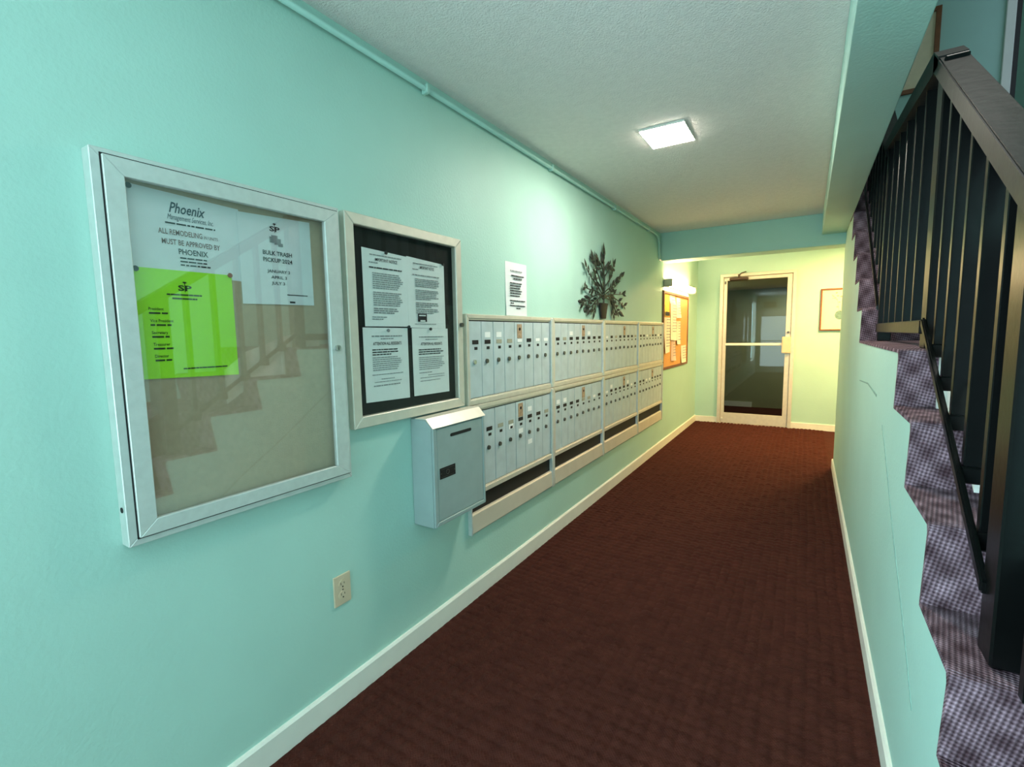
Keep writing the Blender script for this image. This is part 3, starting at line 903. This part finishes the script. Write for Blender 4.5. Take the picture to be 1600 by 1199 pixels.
places = ['first', 'second', 'third', 'fourth']
for c in range(4):
    for row in (0, 1):
        ya, yb = Y0[c], Y0[c + 1]
        up = row == 0
        z0, z1 = (1.018, 1.467) if up else (0.357, 1.014)
        near = ['nearest to the camera', 'second from the near end', 'third from the near end', 'farthest, next to the cork board'][c]
        u = thing('mailbox_unit', ('upper' if up else 'lower') + ' bank of eight aluminium mailboxes, ' + near, 'mailbox', (0.0, (ya + yb) / 2, z0), 'wall mailboxes')
        w0 = 0.022
        zt, zb_ = (1.434, 1.049) if up else (0.978, 0.583)
        # frame: mitred ring, inner lip, end post
        f = bmn()
        ring4(f, 0.0, 0.022, ya + 0.001, yb - 0.001, zb_ - 0.033, z1, w0, w0, z1 - zt - 0.012, 0.026, 0.002)
        ring4(f, 0.0, 0.017, ya + w0 - 0.002, yb - w0 + 0.002, zb_ - 0.009, zt + 0.016, 0.006, 0.006, 0.012, 0.008, 0.0015)
        obj('frame', f, M_ALUW, u)
        b = bmn(); box(b, 0.0, 0.004, ya + 0.01, yb - 0.01, zb_ - 0.01, zt + 0.01); obj('back_plate', b, M_SLOT, u)
        pb = bmn(); box(pb, 0.0, 0.027, yb - 0.034 if c < 3 else yb - 0.02, yb - 0.0005, z0 + (0.0 if up else -0.004), z1 - 0.004, 0.004)
        obj('end_post', pb, M_ALU, u)
        if not up:
            b = bmn(); box(b, 0.0, 0.005, ya + 0.004, yb - 0.034, 0.46, 0.555); tag(obj('parcel_slot', b, M_SLOT, u), 'black open slot')
            b = bmn(); prism(b, [(0.0, 0.357), (0.020, 0.357), (0.026, 0.365), (0.022, 0.455), (0.016, 0.463), (0.0, 0.463)], 'y', ya + 0.010, yb - 0.035); tag(obj('parcel_tray', b, M_TRAY, u), 'beige metal tray front')
            b = bmn(); box(b, 0.0, 0.024, ya, ya + 0.012, 0.353, 0.555, 0.003); obj('end_post', b, M_ALU, u)
        n = 8
        di0, di1 = ya + w0 + 0.004, yb - (0.037 if c < 3 else 0.026)
        pw = (di1 - di0) / n
        dh = zt - zb_
        dm = door_mesh(pw - 0.0035, dh - 0.003)
        rng = random.Random(10 * c + row)
        zl = zt - 0.105
        for k in range(n):
            yc = di0 + pw * (k + 0.5)
            dd = place('mailbox_door', dm, u, (0.010 + rng.uniform(-.0007, .0007), yc, (zt + zb_) / 2))
            x = 0.0148
            kind = rng.random()
            if up and c == 0:
                sl = [ME_SLOT, ME_SLOT, ME_SLOTC, ME_SLOTC, ME_SLOTW, ME_SLOT, ME_SLOTW, ME_SLOTW][k]
            else:
                sl = ME_SLOT if kind < .6 else (ME_SLOTW if kind < .78 else ME_SLOTC)
            place('name_slot', sl, dd, (x, yc, zl))
            place('view_slot', ME_WIN, dd, (x, yc + 0.004, zl - 0.031))
            place('lock', ME_LOCKC if (k == 0 and c == 0) else ME_LOCK, dd, (x, yc - 0.012, zl - 0.098 + rng.uniform(-.003, .003)))
            if k == 4 if up else k == (4 if c else 4):
                place('master_lock_plate', ME_PLATE, dd, (x, yc, zt - 0.052))
                place('master_keyhole', ME_PKEY, dd, (x, yc, zt - 0.052))
            if (up and c == 0 and k in (1, 2)) or (up and c == 1 and k in (2, 5)) or (not up and c == 1 and k in (0, 1)) or (not up and c == 2 and k in (1, 5)):
                place('sticker', ME_STICK, dd, (x, yc, zl + 0.036))
            if not up and c == 0 and k == 5:
                place('sticker', ME_STICK, dd, (x, yc, zl - 0.155)); place('sticker', ME_STICK, dd, (x, yc, zl + 0.045))
            if not up and c == 0 and k in (3, 4):
                place('sticker', ME_STICK, dd, (x, yc, zl - (0.026 if k == 3 else 0.07)))

# ------------------------------------------------------------------ collection box
cb = thing('drop_box', 'grey metal drop box with a slot, on the wall under the black board', 'mailbox', (0.0, 1.645, 0.55))
ya, yb, z0, z1 = 1.463, 1.836, 0.552, 0.992
b = bmn()
prism(b, [(0.0, 0.552), (0.116, 0.552), (0.116, 0.99), (0.085, 1.017), (0.0, 1.017)], 'y', ya, yb)
bmesh.ops.recalc_face_normals(b, faces=b.faces)
bmesh.ops.bevel(b, geom=list(b.edges), offset=0.003, segments=2, affect='EDGES')
bd = obj('box_body', b, M_BOX, cb)
b = bmn(); ring4(b, 0.112, 0.1225, ya + 0.002, yb - 0.002, z0 + 0.002, z1 - 0.004, 0.024, 0.016, 0.012, 0.02, 0.003); obj('box_frame', b, M_BOX, cb)
b = bmn(); prism(b, [(0.122, 0.985), (0.126, 0.982), (0.088, 1.0215), (0.03, 1.0205), (0.03, 1.0165), (0.086, 1.0165)], 'y', ya - 0.002, yb + 0.002); tag(obj('box_hood', b, M_ALUW, cb), 'paler sloped top edge')
b = bmn(); box(b, 0.112, 0.1205, ya + 0.028, yb - 0.02, z0 + 0.024, z1 - 0.018, 0.002); bdoor = obj('box_door', b, M_BOX, cb)
b = bmn()
pts = [(1.585 + 0.007 * math.cos(math.radians(t)), 0.935 + 0.007 * math.sin(math.radians(t))) for t in range(90, 271, 30)] + [(1.723 + 0.007 * math.cos(math.radians(t)), 0.935 + 0.007 * math.sin(math.radians(t))) for t in range(-90, 91, 30)]
prism(b, pts, 'x', 0.119, 0.1215); obj('letter_slot', b, M_SLOT, bdoor)
b = bmn(); box(b, 0.119, 0.1225, 1.502, 1.606, 0.756, 0.804, 0.001); lp = obj('label_plate', b, M_SLOT, bdoor)
lp['label'] = 'small black label plate'
b = bmn()
box(b, 0.1222, 0.1229, 1.512, 1.596, 0.7965, 0.7975); box(b, 0.1222, 0.1229, 1.512, 1.596, 0.7625, 0.7635)
for q in (1.509, 1.599):
    cyl(b, (0.122, q, 0.78), (0.1235, q, 0.78), 0.0028, 8)
ringp = [(1.553 + 0.010 * math.cos(2 * math.pi * k / 14), 0.780 + 0.010 * math.sin(2 * math.pi * k / 14)) for k in range(15)]
tube(b, [(0.1225, p_[0], p_[1]) for p_ in ringp], 0.0008, 4); obj('plate_emblem', b, M_DLOCK, lp)

# ------------------------------------------------------------------ outlet
ol = thing('wall_outlet', 'almond double power outlet low on the teal wall', 'outlet', (0.0, 1.075, 0.386))
b = bmn(); box(b, 0.0, 0.006, 1.038, 1.112, 0.386, 0.500, 0.0025, 2); pl = obj('cover_plate', b, M_BEIGE, ol)
for z in (0.463, 0.423):
    b = bmn(); cyl(b, (0.004, 1.075, z), (0.0078, 1.075, z), 0.0175, 20); rc = obj('receptacle', b, M_BEIGE, ol)
    b = bmn(); box(b, 0.0075, 0.0083, 1.0665, 1.0685, z, z + 0.009); box(b, 0.0075, 0.0083, 1.081, 1.083, z + 0.001, z + 0.008); cyl(b, (0.0075, 1.075, z - 0.008), (0.0083, 1.075, z - 0.008), 0.003, 8); obj('socket_holes', b, M_SLOT, rc)
b = bmn(); cyl(b, (0.005, 1.075, 0.443), (0.0075, 1.075, 0.443), 0.003, 10); obj('screw', b, M_CHROME, pl)

# ------------------------------------------------------------------ wall sculpture: dark metal potted tree
sc = thing('wall_sculpture', 'dark metal potted tree silhouette hung on the wall above the mailboxes', 'wall decoration', (0.02, 3.66, 1.473))
b = bmn(); lathe(b, [(0.040, 1.478), (0.046, 1.482), (0.074, 1.585), (0.080, 1.590), (0.080, 1.600), (0.066, 1.600)], 0.0, 0.0, 20)
for v in b.verts:
    v.co = Vector((0.021 + v.co.x * 0.22, 3.662 + v.co.y * 1.14, v.co.z))
tag(obj('pot', b, M_POT, sc), 'dark brown tapered pot')
b = bmn(); tube(b, [(0.02, 3.665, 1.59), (0.024, 3.675, 1.72), (0.022, 3.66, 1.86), (0.02, 3.655, 2.035)], [0.009, 0.008, 0.006, 0.004], 6); obj('trunk', b, M_LEAF, sc)


def leaf_bm():
    b = bmn()
    o = [(0, 0), (0.013, 0.022), (0.016, 0.045), (0.0, 0.08), (-0.016, 0.045), (-0.013, 0.022)]
    c = [b.verts.new((0.007, 0, 0.04)), b.verts.new((-0.003, 0, 0.04))]
    vs = [b.verts.new((0, y, z)) for y, z in o]
    for k in range(6):
        b.faces.new((c[0], vs[k], vs[(k + 1) % 6])); b.faces.new((c[1], vs[(k + 1) % 6], vs[k]))
    return b


ME_LEAF = mesh_of('leaf', leaf_bm(), M_LEAF)
rng = random.Random(5)


def leafat(y, z, ang, s=1.0):
    lo_ = place('leaf', ME_LEAF, sc, (0.018 + rng.uniform(0, .012), y, z))
    lo_.rotation_euler = (-ang, 0, rng.uniform(-.5, .5))
    lo_.scale = (s, s, s)


stems = [
    [(3.655, 1.66), (3.52, 1.72), (3.38, 1.76), (3.315, 1.84)],
    [(3.665, 1.66), (3.80, 1.72), (3.97, 1.76), (4.06, 1.84)],
    [(3.66, 1.70), (3.53, 1.78), (3.46, 1.86), (3.44, 1.91)],
    [(3.66, 1.72), (3.78, 1.79), (3.84, 1.86), (3.87, 1.91)],
    [(3.655, 1.82), (3.61, 1.87), (3.56, 1.91), (3.53, 1.92)],
    [(3.66, 1.80), (3.72, 1.85), (3.76, 1.90), (3.78, 1.91)],
    [(3.66, 1.63), (3.52, 1.71), (3.38, 1.67), (3.29, 1.70)],
    [(3.665, 1.63), (3.81, 1.71), (3.97, 1.67), (4.10, 1.70)],
    [(3.655, 1.65), (3.50, 1.69), (3.36, 1.615), (3.26, 1.59)],
    [(3.67, 1.65), (3.82, 1.69), (4.0, 1.62), (4.15, 1.60)],
    [(3.655, 1.64), (3.52, 1.66), (3.42, 1.57), (3.36, 1.55)],
    [(3.67, 1.64), (3.83, 1.66), (3.93, 1.57), (4.0, 1.54)],
    [(3.655, 1.66), (3.55, 1.68), (3.49, 1.60), (3.46, 1.54)],
    [(3.67, 1.66), (3.79, 1.68), (3.85, 1.60), (3.89, 1.53)],
    [(3.655, 1.68), (3.58, 1.74), (3.50, 1.74), (3.46, 1.79)],
    [(3.67, 1.68), (3.76, 1.74), (3.86, 1.74), (3.92, 1.79)],
]
for s_ in stems:
    pts = []
    for k in range(13):
        t = k / 12
        m_ = 1 - t
        w = (m_ ** 3, 3 * m_ * m_ * t, 3 * m_ * t * t, t ** 3)
        pts.append((0.020 + 0.012 * math.sin(3.1 * t), sum(a * q[0] for a, q in zip(w, s_)), sum(a * q[1] for a, q in zip(w, s_))))
    b = bmn(); tube(b, pts, [0.006 - 0.003 * k / 12 for k in range(13)], 5); obj('branch', b, M_LEAF, sc)
    for k in (4, 6, 8, 10, 12):
        a = math.atan2(pts[k][1] - pts[k - 1][1], pts[k][2] - pts[k - 1][2])
        for sgn in (-1, 1):
            if rng.random() < .88:
                leafat(pts[k][1], pts[k][2], a + sgn * rng.uniform(.35, .9), rng.uniform(.6, .95))
    leafat(pts[12][1], pts[12][2], a, 1.1)
for z, a in ((1.75, .5), (1.79, -.5), (1.84, .6), (1.88, -.6), (1.92, .4), (1.95, -.5), (1.97, .5), (1.99, .3), (2.0, 0.0), (1.985, -.35), (1.93, -.4), (1.90, -.3), (1.81, .3), (1.72, -.7)):
    leafat(3.657, z, a, 1.0)

# ------------------------------------------------------------------ cork board and its papers
ck = thing('cork_board', 'wood framed cork board full of papers under the tube light', 'notice board', (0.0, 6.2, 0.92))
b = bmn(); ring4(b, 0.0, 0.022, 5.545, 6.86, 0.922, 1.832, 0.03); obj('board_frame', b, M_WOODF, ck)
b = bmn(); box(b, 0.0, 0.012, 5.57, 6.84, 0.945, 1.81); obj('cork_panel', b, M_CORK, ck)
cp = [('yellow and dark printed flyer at the top left of the cork board', 5.59, 5.80, 1.54, 1.80, M_YEL, 0.013),
      ('long cream sheet hanging at the lower left of the cork board', 5.585, 5.86, 1.115, 1.53, M_CREAM, 0.017),
      ('long cream sheet in the second column of the cork board', 5.86, 6.13, 1.265, 1.70, M_CREAM, 0.021),
      ('cream sheet at the top of the second column of the cork board', 5.84, 6.10, 1.70, 1.80, M_CREAM, 0.0128),
      ('cream sheet at the top of the third column of the cork board', 6.165, 6.38, 1.53, 1.785, M_CREAM, 0.015),
      ('cream sheet low in the third column of the cork board', 6.19, 6.41, 1.205, 1.496, M_CREAM, 0.015),
      ('pink sheet at the bottom of the second column of the cork board', 5.93, 6.14, 1.01, 1.27, M_PINK, 0.015),
      ('cream sheet alone at the lower right of the cork board', 6.47, 6.755, 0.955, 1.18, M_CREAM, 0.015)]
for k, (lab, y0, y1, z0, z1, m, x) in enumerate(cp):
    p = thing('notice_sheet', lab, 'notice', (x, (y0 + y1) / 2, z0))
    obj('paper', sheet(y0, y1, z0, z1, x, 0.02, skew=(0, rng.uniform(-.01, .01), 0, 0), seed=50 + k), m, p)
    b = bmn()
    if m is M_YEL:
        rect(b, x + 0.013, y0 + 0.01, y1 - 0.01, z0 + 0.01, z0 + 0.055)
    else:
        n = max(2, int((z1 - z0) / 0.04))
        for q in range(n):
            word_line(b, x + 0.0215, y0 + 0.03, y1 - 0.03 - rng.uniform(0, .06), z1 - 0.03 - 0.034 * q, 0.009, rng, .3)
    obj('printed_text', b, M_INK if m is M_YEL else M_INKG, p)

for o in list(COL.objects):
    if o.name.split('.')[0] in ('printed_text', 'truck_print', 'flower_print', 'socket_holes', 'picture_highlight', 'logo_print', 'plate_emblem') :
        o['kind'] = 'stuff'
